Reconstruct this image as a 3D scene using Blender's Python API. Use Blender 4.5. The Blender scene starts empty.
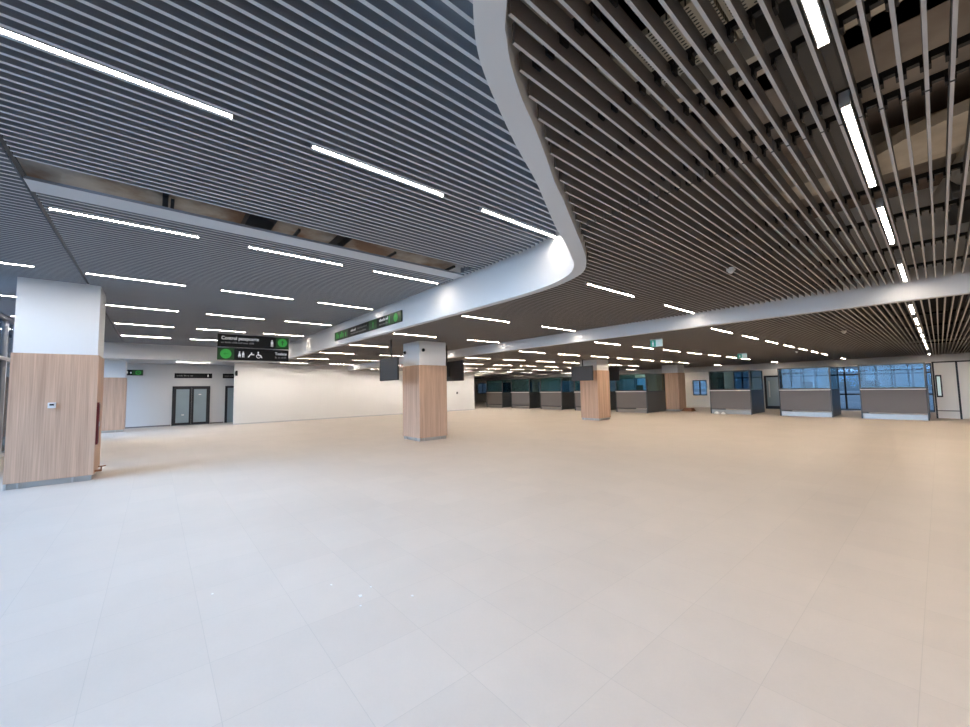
import bpy, bmesh, math, random
from math import sin, cos, radians, pi, hypot
from mathutils import Vector, Matrix
random.seed(4)
COL = bpy.context.scene.collection
SC = bpy.context.scene

# ------------------------------------------------------------------ materials
def nt(name):
    m = bpy.data.materials.new(name); m.use_nodes = True
    t = m.node_tree; t.nodes.clear()
    out = t.nodes.new('ShaderNodeOutputMaterial')
    return m, t, out

def pbr(name, col, rough=.5, metal=0., var=.06, scale=3., spec=.5, bump=0.):
    m, t, out = nt(name)
    b = t.nodes.new('ShaderNodeBsdfPrincipled')
    g = t.nodes.new('ShaderNodeNewGeometry')
    n = t.nodes.new('ShaderNodeTexNoise'); n.inputs['Scale'].default_value = scale
    n.inputs['Detail'].default_value = 4
    t.links.new(g.outputs['Position'], n.inputs['Vector'])
    r = t.nodes.new('ShaderNodeMix'); r.data_type = 'RGBA'
    r.inputs[6].default_value = (*[max(0, c*(1-var)) for c in col], 1)
    r.inputs[7].default_value = (*[min(1, c*(1+var)) for c in col], 1)
    t.links.new(n.outputs['Fac'], r.inputs[0])
    t.links.new(r.outputs[2], b.inputs['Base Color'])
    b.inputs['Roughness'].default_value = rough
    b.inputs['Metallic'].default_value = metal
    b.inputs['Specular IOR Level'].default_value = spec
    if bump:
        bp = t.nodes.new('ShaderNodeBump'); bp.inputs['Strength'].default_value = bump
        t.links.new(n.outputs['Fac'], bp.inputs['Height']); t.links.new(bp.outputs['Normal'], b.inputs['Normal'])
    t.links.new(b.outputs[0], out.inputs[0])
    return m

def emit(name, col, s):
    m, t, out = nt(name)
    e = t.nodes.new('ShaderNodeEmission'); e.inputs[0].default_value = (*col, 1); e.inputs[1].default_value = s
    t.links.new(e.outputs[0], out.inputs[0])
    return m

def glow(name, col, s, rough=.4):
    m, t, out = nt(name)
    b = t.nodes.new('ShaderNodeBsdfPrincipled')
    b.inputs['Base Color'].default_value = (*col, 1); b.inputs['Roughness'].default_value = rough
    b.inputs['Emission Color'].default_value = (*col, 1); b.inputs['Emission Strength'].default_value = s
    t.links.new(b.outputs[0], out.inputs[0])
    return m

def glass(name, tint, refl=1.0, rough=.02):
    m, t, out = nt(name)
    a = t.nodes.new('ShaderNodeBsdfTransparent'); a.inputs[0].default_value = (*tint, 1)
    g = t.nodes.new('ShaderNodeBsdfGlossy'); g.inputs['Roughness'].default_value = rough
    f = t.nodes.new('ShaderNodeFresnel'); f.inputs[0].default_value = 1.45
    k = t.nodes.new('ShaderNodeMath'); k.operation = 'MULTIPLY'; k.inputs[1].default_value = refl
    x = t.nodes.new('ShaderNodeMixShader')
    t.links.new(f.outputs[0], k.inputs[0]); t.links.new(k.outputs[0], x.inputs[0])
    t.links.new(a.outputs[0], x.inputs[1]); t.links.new(g.outputs[0], x.inputs[2])
    t.links.new(x.outputs[0], out.inputs[0])
    return m

def floor_mat():
    m, t, out = nt('floor_tile')
    N = t.nodes.new; L = t.links.new
    b = N('ShaderNodeBsdfPrincipled'); g = N('ShaderNodeNewGeometry')
    sp = N('ShaderNodeSeparateXYZ'); L(g.outputs['Position'], sp.inputs[0])
    def M(op, a, c=None):
        n = N('ShaderNodeMath'); n.operation = op
        for i, v in enumerate((a, c)):
            if v is None: continue
            if isinstance(v, (int, float)): n.inputs[i].default_value = v
            else: L(v, n.inputs[i])
        return n.outputs[0]
    def edge(o, off):
        u = M('DIVIDE', M('ADD', o, off), .6)
        fr = M('FRACT', u)
        d = M('MINIMUM', fr, M('SUBTRACT', 1.0, fr))
        return M('LESS_THAN', d, .0033), M('FLOOR', u)
    ex, ix = edge(sp.outputs[0], 60.18); ey, iy = edge(sp.outputs[1], 60 - .32)
    e = M('MAXIMUM', ex, ey)
    cid = N('ShaderNodeCombineXYZ'); L(ix, cid.inputs[0]); L(iy, cid.inputs[1])
    wn = N('ShaderNodeTexWhiteNoise'); L(cid.outputs[0], wn.inputs['Vector'])
    n1 = N('ShaderNodeTexNoise'); n1.inputs['Scale'].default_value = 2.2; n1.inputs['Detail'].default_value = 6; n1.inputs['Roughness'].default_value = .62
    L(g.outputs['Position'], n1.inputs['Vector'])
    n2 = N('ShaderNodeTexNoise'); n2.inputs['Scale'].default_value = .45; n2.inputs['Detail'].default_value = 3
    L(g.outputs['Position'], n2.inputs['Vector'])
    n3 = N('ShaderNodeTexNoise'); n3.inputs['Scale'].default_value = 55; n3.inputs['Detail'].default_value = 3
    L(g.outputs['Position'], n3.inputs['Vector'])
    s = M('ADD', M('ADD', M('MULTIPLY', n1.outputs['Fac'], .14), M('MULTIPLY', n2.outputs['Fac'], .14)),
          M('ADD', M('MULTIPLY', wn.outputs['Value'], .035), M('MULTIPLY', n3.outputs['Fac'], .05)))
    s = M('ADD', s, .80)
    cr = N('ShaderNodeMix'); cr.data_type = 'RGBA'; cr.blend_type = 'MULTIPLY'; cr.inputs[0].default_value = 1
    cr.inputs[6].default_value = (.615, .54, .47, 1)
    cb = N('ShaderNodeCombineXYZ')
    for i in range(3): L(s, cb.inputs[i])
    L(cb.outputs[0], cr.inputs[7])
    mx = N('ShaderNodeMix'); mx.data_type = 'RGBA'
    L(M('MULTIPLY', e, .30), mx.inputs[0]); L(cr.outputs[2], mx.inputs[6]); mx.inputs[7].default_value = (.36, .32, .28, 1)
    L(mx.outputs[2], b.inputs['Base Color'])
    L(M('ADD', M('MULTIPLY', n1.outputs['Fac'], .18), .40), b.inputs['Roughness'])
    b.inputs['Specular IOR Level'].default_value = .42
    L(b.outputs[0], out.inputs[0])
    return m

def wood_mat(name, light, dark):
    m, t, out = nt(name)
    N = t.nodes.new; L = t.links.new
    b = N('ShaderNodeBsdfPrincipled'); g = N('ShaderNodeNewGeometry')
    sp = N('ShaderNodeSeparateXYZ'); L(g.outputs['Position'], sp.inputs[0])
    ad = N('ShaderNodeMath'); ad.operation = 'ADD'; L(sp.outputs[0], ad.inputs[0]); L(sp.outputs[1], ad.inputs[1])
    def noise(sx, sz, det, ro=.6):
        a = N('ShaderNodeMath'); a.operation = 'MULTIPLY'; L(ad.outputs[0], a.inputs[0]); a.inputs[1].default_value = sx
        c = N('ShaderNodeMath'); c.operation = 'MULTIPLY'; L(sp.outputs[2], c.inputs[0]); c.inputs[1].default_value = sz
        v = N('ShaderNodeCombineXYZ'); L(a.outputs[0], v.inputs[0]); L(c.outputs[0], v.inputs[1])
        n = N('ShaderNodeTexNoise'); n.inputs['Scale'].default_value = 1; n.inputs['Detail'].default_value = det; n.inputs['Roughness'].default_value = ro
        L(v.outputs[0], n.inputs['Vector']); return n.outputs['Fac']
    # broad planks + fine grain
    a = N('ShaderNodeMath'); a.operation = 'ADD'; L(noise(9, .22, 2), a.inputs[0]); L(noise(55, .9, 4), a.inputs[1])
    h = N('ShaderNodeMapRange'); L(a.outputs[0], h.inputs[0]); h.inputs[1].default_value = .65; h.inputs[2].default_value = 1.35
    r = N('ShaderNodeMix'); r.data_type = 'RGBA'; L(h.outputs[0], r.inputs[0])
    r.inputs[6].default_value = (*dark, 1); r.inputs[7].default_value = (*light, 1)
    L(r.outputs[2], b.inputs['Base Color']); b.inputs['Roughness'].default_value = .5
    b.inputs['Specular IOR Level'].default_value = .3
    L(b.outputs[0], out.inputs[0])
    return m

def stained(name, c1, c2, c3, sc=1.1):
    m, t, out = nt(name)
    N = t.nodes.new; L = t.links.new
    b = N('ShaderNodeBsdfPrincipled'); g = N('ShaderNodeNewGeometry')
    n = N('ShaderNodeTexNoise'); n.inputs['Scale'].default_value = sc; n.inputs['Detail'].default_value = 5
    L(g.outputs['Position'], n.inputs['Vector'])
    r = N('ShaderNodeValToRGB'); L(n.outputs['Fac'], r.inputs[0])
    r.color_ramp.elements[0].position = .36; r.color_ramp.elements[0].color = (*c1, 1)
    r.color_ramp.elements[1].position = .62; r.color_ramp.elements[1].color = (*c3, 1)
    e = r.color_ramp.elements.new(.5); e.color = (*c2, 1)
    L(r.outputs[0], b.inputs['Base Color']); b.inputs['Roughness'].default_value = .85
    L(b.outputs[0], out.inputs[0])
    return m

M = dict(
    floor=floor_mat(),
    white=pbr('white_paint', (.88, .875, .865), .6, var=.015, scale=1.5),
    wall=pbr('wall_paint', (.88, .86, .83), .65, var=.02, scale=.8),
    greywall=pbr('grey_wall_paint', (.62, .615, .61), .65, var=.02, scale=.8),
    slat1=pbr('slat_shaded', (.50, .52, .56), .42, var=.05, scale=.6),
    slat2=pbr('slat_shaded_warm', (.44, .425, .41), .42, var=.06, scale=.6),
    void=pbr('dark_void_paint', (.035, .035, .038), .9),
    void2=stained('plenum_concrete', (.22, .17, .14), (.34, .285, .24), (.46, .40, .34), .8),
    beige=stained('beige_concrete', (.62, .54, .43), (.72, .63, .51), (.80, .72, .60), 2.2),
    stain=stained('stained_slab', (.28, .17, .11), (.46, .40, .33), (.60, .55, .48), 1.5),
    perf=None,
    black=pbr('black_plastic', (.012, .012, .013), .45),
    blackmetal=pbr('black_metal', (.02, .02, .022), .4),
    screen=pbr('screen_glass', (.012, .014, .018), .12, var=.02),
    screenback=pbr('screen_back', (.035, .038, .042), .4),
    alu=pbr('brushed_aluminium', (.62, .62, .62), .35, metal=.8, var=.05),
    kick=pbr('kick_plate_metal', (.48, .47, .45), .35, metal=.5, var=.06, scale=6),
    wood=wood_mat('oak_laminate', (.74, .505, .365), (.45, .29, .20)),
    booth=pbr('grey_laminate', (.165, .15, .145), .5, var=.03),
    boothkick=pbr('booth_plinth', (.27, .25, .235), .4),
    boothdark=pbr('dark_grey_panel', (.055, .058, .06), .35, var=.04),
    ledge=pbr('white_ledge', (.85, .84, .82), .35, var=.02),
    frame=pbr('dark_window_frame', (.011, .013, .018), .4),
    wframe=pbr('pale_window_frame', (.62, .64, .68), .45),
    clear=glass('clear_glass', (.90, .95, .95)),
    tint=glass('tinted_glass', (.38, .50, .55), .7),
    teal=glass('teal_glass', (.62, .90, .92), .7),
    side=glass('smoked_side_glass', (.66, .82, .82), .8),
    facade=glass('facade_glass', (.78, .88, .95), .9),
    frost=pbr('frosted_door_glass', (.27, .345, .385), .35, var=.08, scale=1.5),
    green=glow('sign_green', (.012, .25, .025), .25),
    dgreen=glow('sign_dark_green', (.004, .05, .008), .1),
    lgreen=glow('sign_bright_green', (.03, .36, .05), .25),
    ink=glow('sign_white', (.85, .85, .85), .25),
    faint=pbr('sign_grey_print', (.25, .25, .25), .5),
    signblack=pbr('sign_black', (.006, .006, .007), .5, spec=.25),
    exitg=glow('exit_green', (.05, .36, .28), .35),
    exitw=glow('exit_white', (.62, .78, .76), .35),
    red=pbr('dark_red_enamel', (.13, .01, .015), .35),
    orange=pbr('orange_brown_board', (.30, .13, .06), .6),
    lamp=emit('lamp_diffuser', (1.0, .84, .67), 145),
    lamp1=emit('lamp_diffuser_left', (1.0, .91, .82), 92),
    wash=emit('lamp_diffuser_wall', (1.0, .92, .84), 250),
    soft=emit('lamp_diffuser_end', (1.0, .87, .74), 60),
    housing=pbr('lamp_housing', (.55, .54, .53), .4),
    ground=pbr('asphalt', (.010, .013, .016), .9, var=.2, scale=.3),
    navy=pbr('dark_blue_backing', (.03, .045, .075), .8),
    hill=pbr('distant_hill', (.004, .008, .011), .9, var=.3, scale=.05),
    wire=pbr('steel_wire', (.4, .4, .4), .4, metal=.6),
)

def perf_mat():
    m, t, out = nt('perforated_tray')
    N = t.nodes.new; L = t.links.new
    b = N('ShaderNodeBsdfPrincipled'); g = N('ShaderNodeNewGeometry')
    mp = N('ShaderNodeMapping'); mp.inputs['Scale'].default_value = (14, 26, 1)
    L(g.outputs['Position'], mp.inputs[0])
    v = N('ShaderNodeTexVoronoi'); v.voronoi_dimensions = '2D'; v.inputs['Scale'].default_value = 1; v.inputs['Randomness'].default_value = 0
    L(mp.outputs[0], v.inputs['Vector'])
    c = N('ShaderNodeMath'); c.operation = 'LESS_THAN'; L(v.outputs['Distance'], c.inputs[0]); c.inputs[1].default_value = .24
    r = N('ShaderNodeMix'); r.data_type = 'RGBA'; L(c.outputs[0], r.inputs[0])
    r.inputs[6].default_value = (.56, .52, .42, 1); r.inputs[7].default_value = (.05, .05, .045, 1)
    L(r.outputs[2], b.inputs['Base Color']); b.inputs['Roughness'].default_value = .6
    L(b.outputs[0], out.inputs[0])
    return m
M['perf'] = perf_mat()
def shaded_slat_mat(name, lip, side):
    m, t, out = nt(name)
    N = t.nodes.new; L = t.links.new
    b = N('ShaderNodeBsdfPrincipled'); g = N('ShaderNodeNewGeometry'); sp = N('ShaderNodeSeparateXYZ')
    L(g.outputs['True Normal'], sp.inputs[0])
    k = N('ShaderNodeMath'); k.operation = 'LESS_THAN'; L(sp.outputs[2], k.inputs[0]); k.inputs[1].default_value = -.5  # downward faces lighter, sides darker: floor bounce and shade put into the colour
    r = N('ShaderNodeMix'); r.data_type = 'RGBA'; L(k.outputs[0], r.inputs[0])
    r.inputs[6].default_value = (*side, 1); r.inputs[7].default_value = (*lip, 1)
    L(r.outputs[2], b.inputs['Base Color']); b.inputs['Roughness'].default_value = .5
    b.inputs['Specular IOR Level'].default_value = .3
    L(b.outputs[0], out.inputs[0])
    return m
M['slat1'] = shaded_slat_mat('slat_shaded', (.70, .72, .74), (.25, .275, .31))
M['slat2'] = shaded_slat_mat('slat_shaded_warm', (.66, .635, .615), (.215, .203, .196))


# ------------------------------------------------------------------ mesh helpers
class MB:
    def __init__(s): s.v = []; s.f = []
    def box(s, x0, x1, y0, y1, z0, z1):
        if x0 > x1: x0, x1 = x1, x0
        if y0 > y1: y0, y1 = y1, y0
        b = len(s.v)
        s.v += [(x, y, z) for z in (z0, z1) for y in (y0, y1) for x in (x0, x1)]
        s.f += [tuple(b+i for i in q) for q in ((0,2,3,1),(4,5,7,6),(0,1,5,4),(2,6,7,3),(0,4,6,2),(1,3,7,5))]
        return s
    def poly(s, pts):
        b = len(s.v); s.v += [tuple(p) for p in pts]; s.f.append(tuple(range(b, b+len(pts)))); return s
    def prism(s, pts, z0, z1):
        b = len(s.v); n = len(pts)
        s.v += [(p[0], p[1], z0) for p in pts] + [(p[0], p[1], z1) for p in pts]
        s.f.append(tuple(b+i for i in reversed(range(n)))); s.f.append(tuple(b+n+i for i in range(n)))
        for i in range(n): s.f.append((b+i, b+(i+1) % n, b+n+(i+1) % n, b+n+i))
        return s
    def cyl(s, p, q, r, n=12, r2=None):
        p = Vector(p); q = Vector(q); d = (q-p).normalized()
        a = d.orthogonal().normalized(); c = d.cross(a); b = len(s.v); r2 = r if r2 is None else r2
        for o, rr in ((p, r), (q, r2)):
            for i in range(n):
                w = 2*pi*i/n; s.v.append(tuple(o + a*cos(w)*rr + c*sin(w)*rr))
        s.f.append(tuple(b+i for i in reversed(range(n)))); s.f.append(tuple(b+n+i for i in range(n)))
        for i in range(n): s.f.append((b+i, b+(i+1) % n, b+n+(i+1) % n, b+n+i))
        return s
    def dome(s, c, r, n=14, k=5, axis=(0, 0, -1)):
        d = Vector(axis).normalized(); a = d.orthogonal().normalized(); e = d.cross(a); c = Vector(c)
        b = len(s.v)
        for j in range(k):
            t = (pi/2)*j/k
            for i in range(n):
                w = 2*pi*i/n; s.v.append(tuple(c + (a*cos(w)+e*sin(w))*r*cos(t) + d*r*sin(t)))
        s.v.append(tuple(c+d*r))
        for j in range(k-1):
            for i in range(n): s.f.append((b+j*n+i, b+j*n+(i+1) % n, b+(j+1)*n+(i+1) % n, b+(j+1)*n+i))
        for i in range(n): s.f.append((b+(k-1)*n+i, b+(k-1)*n+(i+1) % n, b+k*n))
        s.f.append(tuple(b+i for i in reversed(range(n))))
        return s
    def build(s, name, mat, parent=None, bevel=0):
        me = bpy.data.meshes.new(name)
        o0 = wloc(parent) if parent else Vector((0, 0, 0))
        me.from_pydata([tuple(Vector(v)-o0) for v in s.v], [], s.f)
        bm = bmesh.new(); bm.from_mesh(me); bmesh.ops.recalc_face_normals(bm, faces=bm.faces); bm.to_mesh(me); bm.free()
        me.materials.append(mat); me.update()
        o = bpy.data.objects.new(name, me); COL.objects.link(o)
        if parent: o.parent = parent
        if bevel:
            md = o.modifiers.new('bevel', 'BEVEL'); md.width = bevel; md.segments = 2; md.limit_method = 'ANGLE'
        return o

def wloc(o):
    v = Vector((0, 0, 0))
    while o is not None: v += o.location; o = o.parent
    return v

def tag(o, label=None, cat=None, group=None, kind=None):
    for k, v in (('label', label), ('category', cat), ('group', group), ('kind', kind)):
        if v: o[k] = v
    return o

def thing(name, label, cat, loc, group=None, kind=None):
    o = bpy.data.objects.new(name, None); COL.objects.link(o); o.location = loc; o.empty_display_size = .2
    return tag(o, label, cat, group, kind)

def struct(o, label, cat):
    return tag(o, label, cat, None, 'structure')

def B(*a): return MB().box(*a)

ORD = ['first', 'second', 'third', 'fourth', 'fifth', 'sixth', 'seventh', 'eighth', 'ninth', 'tenth']

# ------------------------------------------------------------------ sizes (metres); camera above the origin
Z1, Z2, Z3 = 4.08, 3.43, 3.16      # undersides of the three slatted ceilings
YF = -3.4                          # glazed facade
XW = -25.5                         # white wall on the far side
XR = -27.9                         # recessed wall with the doors
YB2 = 9.72                         # face of second beam
YBACK = 32.6
RX = 6.0

def spline(pts, per=6):
    out = []
    P = [pts[0]] + pts + [pts[-1]]
    for i in range(1, len(P)-2):
        p0, p1, p2, p3 = [Vector((*P[i+j], 0)) for j in (-1, 0, 1, 2)]
        for k in range(per):
            t = k/per
            q = .5*((2*p1)+(-p0+p2)*t+(2*p0-5*p1+4*p2-p3)*t*t+(-p0+3*p1-3*p2+p3)*t**3)
            out.append((q.x, q.y))
    out.append(pts[-1]); return out

# edges of the curved white beam (its underside), from the far wall to beyond the right of the camera
EDGE_L = spline([(-23.6, 4.86), (-15, 4.86), (-7.2, 4.86), (-4.9, 4.83), (-3.97, 4.74), (-3.42, 4.53), (-3.1, 4.25), (-2.88, 3.9), (-2.61, 3.41), (-2.45, 3.08),
                 (-2.13, 2.52), (-1.97, 2.24), (-1.76, 1.82), (-1.61, 1.55), (-1.47, 1.31), (-1.35, 1.14), (-1.22, 1.01), (-1.08, .90), (-.8, .68), (0.2, .1), (2., -.55), (6., -1.3)])
EDGE_R = spline([(-23.6, 5.0), (-15, 5.0), (-6.5, 5.0), (-4.97, 4.98), (-4.22, 4.93), (-3.73, 4.83), (-3.24, 4.62), (-2.93, 4.29), (-2.66, 3.85), (-2.33, 3.23),
                 (-2.05, 2.7), (-1.88, 2.36), (-1.72, 2.08), (-1.54, 1.75), (-1.43, 1.53), (-1.31, 1.33), (-1.21, 1.2), (-1.13, 1.12), (-.75, .84), (.3, .25), (2.1, -.4), (6., -1.12)])
def yat(E, x):
    for (x0, y0), (x1, y1) in zip(E, E[1:]):
        if x0 <= x <= x1: return y0 + (y1-y0)*(x-x0)/max(1e-9, x1-x0)
    return E[-1][1] if x > 0 else E[0][1]

# ------------------------------------------------------------------ floor, walls, upper slabs
struct(B(-42, RX, YF-.1, YBACK+.2, -.2, 0).build('floor', M['floor']), 'pale beige large square stone tile floor of the hall', 'floor')
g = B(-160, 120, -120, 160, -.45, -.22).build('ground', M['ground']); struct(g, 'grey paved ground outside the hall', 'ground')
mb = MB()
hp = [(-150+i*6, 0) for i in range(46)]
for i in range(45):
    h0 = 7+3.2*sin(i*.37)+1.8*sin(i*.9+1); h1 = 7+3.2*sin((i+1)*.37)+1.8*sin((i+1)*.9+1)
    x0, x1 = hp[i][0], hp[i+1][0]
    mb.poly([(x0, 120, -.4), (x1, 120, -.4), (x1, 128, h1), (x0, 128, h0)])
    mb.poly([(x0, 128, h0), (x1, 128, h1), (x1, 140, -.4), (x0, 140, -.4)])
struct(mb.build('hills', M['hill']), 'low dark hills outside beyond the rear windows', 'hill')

struct(B(XR-.2, RX, YF-.1, 5.02, 4.95, 5.15).build('ceiling', M['void']), 'dark painted slab above the slats of the upper left ceiling', 'ceiling')
struct(B(XR-.2, RX, -1.4, YB2+.1, 4.95, 5.35).build('ceiling', M['void2']), 'raw dark concrete slab above the slats between the two white beams', 'ceiling')
struct(B(-42, RX, YB2+.1, YBACK+.2, 4.0, 4.2).build('ceiling', M['void']), 'dark slab above the low slatted ceiling over the control booths', 'ceiling')

# white wall with its end return
struct(B(XW-.2, XW, 3.35, 20.5, 0, 4.95).build('wall_left', M['wall']), 'long blank white wall washed by ceiling lights', 'wall')
struct(B(XW-.004, XW+.012, 3.35, 20.5, 0, .07).build('baseboard_left', M['greywall']), 'thin grey baseboard along long white wall', 'baseboard')
struct(B(XR-.2, XR, YF-.1, 20.5, 0, 4.95).build('wall_far_left', M['greywall']), 'pale grey recessed wall holding the black double door', 'wall')
struct(B(XR, XR+.012, YF, .70, 0, .07).build('baseboard_far_left', M['booth']), 'grey baseboard left of black double door', 'baseboard')
struct(B(XR, XR+.012, 2.48, 3.15, 0, .07).build('baseboard_far_left', M['booth']), 'grey baseboard right of black double door', 'baseboard')
struct(B(-23.65, -23.5, YF, 4.9, 3.38, 4.95).build('trim_1', M['white']), 'white bulkhead above the recess with the double door', 'bulkhead')
struct(MB().box(XR, -23.65, YF, 5.0, 3.45, 3.5).box(XR, XW-.2, 5.0, 9.6, 3.45, 3.5).build('ceiling', M['greywall']), 'plain grey ceiling of the recess by the double door', 'ceiling')
struct(B(-42, XR-.2, 20.3, 20.5, 0, 4.0).build('wall_rear_left', M['greywall']), 'pale wall behind the end of the long white wall', 'wall')
struct(B(XR-.2, XW-.2, 20.3, 20.5, 0, 4.0).build('wall_rear_left', M['greywall']), 'narrow end wall closing the recess behind the white wall', 'wall')
struct(B(-42.2, -42, 20.3, YBACK+.2, 0, 4.0).build('wall_far_end', M['greywall']), 'pale far end wall beyond the leftmost booth', 'wall')
struct(B(RX, RX+.2, YF-.1, YBACK+.2, 0, 5.35).build('wall_right', M['wall']), 'white wall on the right of the hall', 'wall')

# curved beam
mb = MB()
n = len(EDGE_L)
zb, zt = 3.37, 4.95
bL = len(mb.v)
for E in (EDGE_L, EDGE_R):
    for z in (zb, zt): mb.v += [(x, y, z) for x, y in E]
for i in range(n-1):
    a = i
    mb.f += [(a, a+1, n+a+1, n+a), (2*n+a, 3*n+a, 3*n+a+1, 2*n+a+1), (a, 2*n+a, 2*n+a+1, a+1), (n+a, n+a+1, 3*n+a+1, 3*n+a)]
o = mb.build('trim_2', M['white'])
for p in o.data.polygons: p.use_smooth = True
md = o.modifiers.new('es', 'EDGE_SPLIT'); md.split_angle = radians(35)
struct(o, 'white ceiling beam with an S-shaped bend sweeping overhead', 'beam')
# second beam
struct(B(XW, RX, YB2, YB2+.16, 3.115, 5.15).build('trim_3', M['white']), 'straight white ceiling beam crossing the hall ahead of the booths', 'beam')

# ------------------------------------------------------------------ facade beside the camera, glazed, full height
xs = [XR + i*1.13 for i in range(26)]
GX = xs[-1]
struct(B(GX, RX, YF-.1, YF+.05, 0, 4.95).build('wall_front', M['wall']), 'white wall continuing the facade on the right behind the camera', 'wall')
fr = MB()
for x in xs: fr.box(x-.035, x+.035, YF-.09, YF+.05, .12, Z1)
for z0, z1 in ((0, .12), (2.82, 2.92), (Z1-.06, Z1+.1)): fr.box(XR, GX, YF-.08, YF+.05, z0, z1)
win = thing('window_1', 'tall glazed facade with pale mullions behind the nearest column at the left', 'window', (-12, YF, 0), kind='structure')
fr.build('window_frame', M['wframe'], win)
B(XR, GX, YF-.03, YF-.015, .12, Z1).build('pane', M['facade'], win)

struct(B(-22.0, -13.5, YF-1.6, YF-1.4, -.2, 5.0).build('wall_dark_backing', M['navy']), 'dark blue wall added behind the left glazing to darken the panes', 'wall')  # dark walls added behind the panes so the left glazing looks dark
struct(MB().box(-13.7, -13.5, YF-1.4, YF-.12, -.2, 5.0).box(-22, -21.8, YF-1.4, YF-.12, -.2, 5.0).build('wall_dark_backing', M['navy']), 'dark side wall added behind the left glazing to darken the panes', 'wall')
# ------------------------------------------------------------------ slatted ceilings
def slat_field(name, label, xs, spans, z, w, h, mat):
    mb = MB()
    for x in xs:
        for y0, y1 in spans(x):
            if y1-y0 > .05: mb.box(x-w/2, x+w/2, y0, y1, z, z+h)
    o = mb.build(name, mat); struct(o, label, 'ceiling slats'); return o
P1, P2 = 3.37/32, 3.37/36
OPX0, OPX1, OPY0, OPY1 = -6.21, -5.77, -1.14, 4.62
def spans1(x):
    ye = min(yat(EDGE_L, x-.03), yat(EDGE_L, x+.03)) - .06
    s = [(YF+.06, min(-1.165, ye))]
    y0 = -1.115
    if OPX0 < x < OPX1: y0 = OPY1
    if -6.56 < x < OPX0: y0 = 5.2
    s.append((y0, ye)); return s
x1s = [-3.74 + (i+.5)*P1 for i in range(-188, 93)]
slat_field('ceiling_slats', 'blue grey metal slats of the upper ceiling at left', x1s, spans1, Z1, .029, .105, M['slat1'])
def spans2(x):
    ys = max(yat(EDGE_R, x-.02), yat(EDGE_R, x+.02)) + .012
    return [(ys, 3.375), (max(ys, 3.395), YB2-.03)]
x2s = [-.27 + (i+.5)*P2 for i in range(-270, 66)]
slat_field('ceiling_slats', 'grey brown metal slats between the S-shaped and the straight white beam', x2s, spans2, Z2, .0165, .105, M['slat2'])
def spans3(x): return [(YB2+.2, 16.6), (16.62, 24.0), (24.02, YBACK-.02)]
x3s = [-.27 + (i+.5)*P2 for i in range(-430, 66)]
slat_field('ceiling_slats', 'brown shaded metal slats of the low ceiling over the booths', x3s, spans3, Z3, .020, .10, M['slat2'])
# flat infill strip next to the opening and the opening's edges
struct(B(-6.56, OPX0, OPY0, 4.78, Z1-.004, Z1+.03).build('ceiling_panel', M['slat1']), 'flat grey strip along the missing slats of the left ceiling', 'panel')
# carrier rails of the middle field with a clip on every slat
RAILY = [1.55, 2.18, 2.57, 3.25, 3.52, 5.14, 6.15, 7.62, 9.05]
mb = MB()
for y in RAILY:
    for x in x2s:
        if x < -9 or y < yat(EDGE_R, x)+.08: continue
        mb.box(x-P2/2, x+P2/2, y-.018, y+.018, Z2+.105, Z2+.145)
        mb.box(x-.022, x+.022, y-.03, y+.03, Z2+.065, Z2+.115)
struct(mb.build('ceiling_rails', M['black']), 'black carrier rails with clips holding the slats of the middle ceiling', 'rail')
mb = MB()
for y in (-2.4, 0.1, 1.6, 3.2, 4.5):
    for x in x1s:
        if y > yat(EDGE_L, x)-.12: continue
        if OPX0 < x < OPX1 and OPY0 < y < OPY1: continue
        mb.box(x-P1/2, x+P1/2, y-.018, y+.018, Z1+.10, Z1+.14)
struct(mb.build('ceiling_rails', M['black']), 'black carrier rails above the slats of the upper left ceiling', 'rail')
mb = MB()
for y in (10.7, 13.5, 16.4, 20, 24):
    mb.box(-9, RX, y-.02, y+.02, Z3+.105, Z3+.15)
struct(mb.build('ceiling_rails', M['black']), 'black carrier rails above the slats of the low rear ceiling', 'rail')
# seam strip in the upper ceiling
struct(B(XW, RX-8, -1.158, -1.122, Z1+.02, Z1+.05).build('ceiling_seam', M['blackmetal']), 'dark seam line across the slats of the upper left ceiling', 'seam')

# structure seen through the slats
struct(B(-9.6, -5.0, -1.6, 4.86, 4.42, 4.6).build('ceiling_slab', M['stain']), 'stained brown and beige slab seen through the missing slats', 'slab')
for i, (y0, y1) in enumerate(((.0, .06), (.95, 1.3), (2.3, 2.42))):
    B(-7.2, -4.9, y0, y1, 4.26, 4.41).build('ceiling_duct', M['blackmetal'])
    struct(bpy.context.scene.collection.objects[-1] if False else [o for o in COL.objects if o.name.startswith('ceiling_duct')][-1],
           ['thin black bar crossing the opening in the left slats', 'wide black duct crossing the opening in the left slats', 'black duct near the far end of the ceiling opening'][i], 'duct')
struct(B(-2.6, RX, 3.9, 4.2, 4.6, 4.95).build('ceiling_beam', M['beige']), 'beige concrete beam seen through the slats at top right', 'beam')
struct(B(-2.0, RX, 7.02, 7.6, 4.6, 4.95).build('ceiling_beam', M['beige']), 'second beige concrete beam above the right slats nearer the straight beam', 'beam')
arc = [(-.42, 6.72), (-.1, 6.45), (.25, 6.3), (.8, 6.15), (1.6, 6.1), (2.6, 6.3), (2.6, 7.0), (1.6, 6.85), (.8, 6.95), (.3, 7.15), (-.1, 7.3), (-.42, 7.3)]
struct(MB().prism(arc, 4.5, 4.62).build('ceiling_beam', M['beige']), 'curved beige concrete edge above the slats at far right', 'beam')
for i in range(9):
    x = -1.98 + i*.36
    B(x, x+.34, 2.97, 3.62, 4.60, 4.66).build('cable_tray', M['perf'])
    o = [o for o in COL.objects if o.name.startswith('cable_tray')][-1]
    tag(o, 'beige perforated metal tray above the slats at top right, %s from the S-shaped beam' % ORD[i], 'tray', 'perforated trays above the slats')
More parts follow.
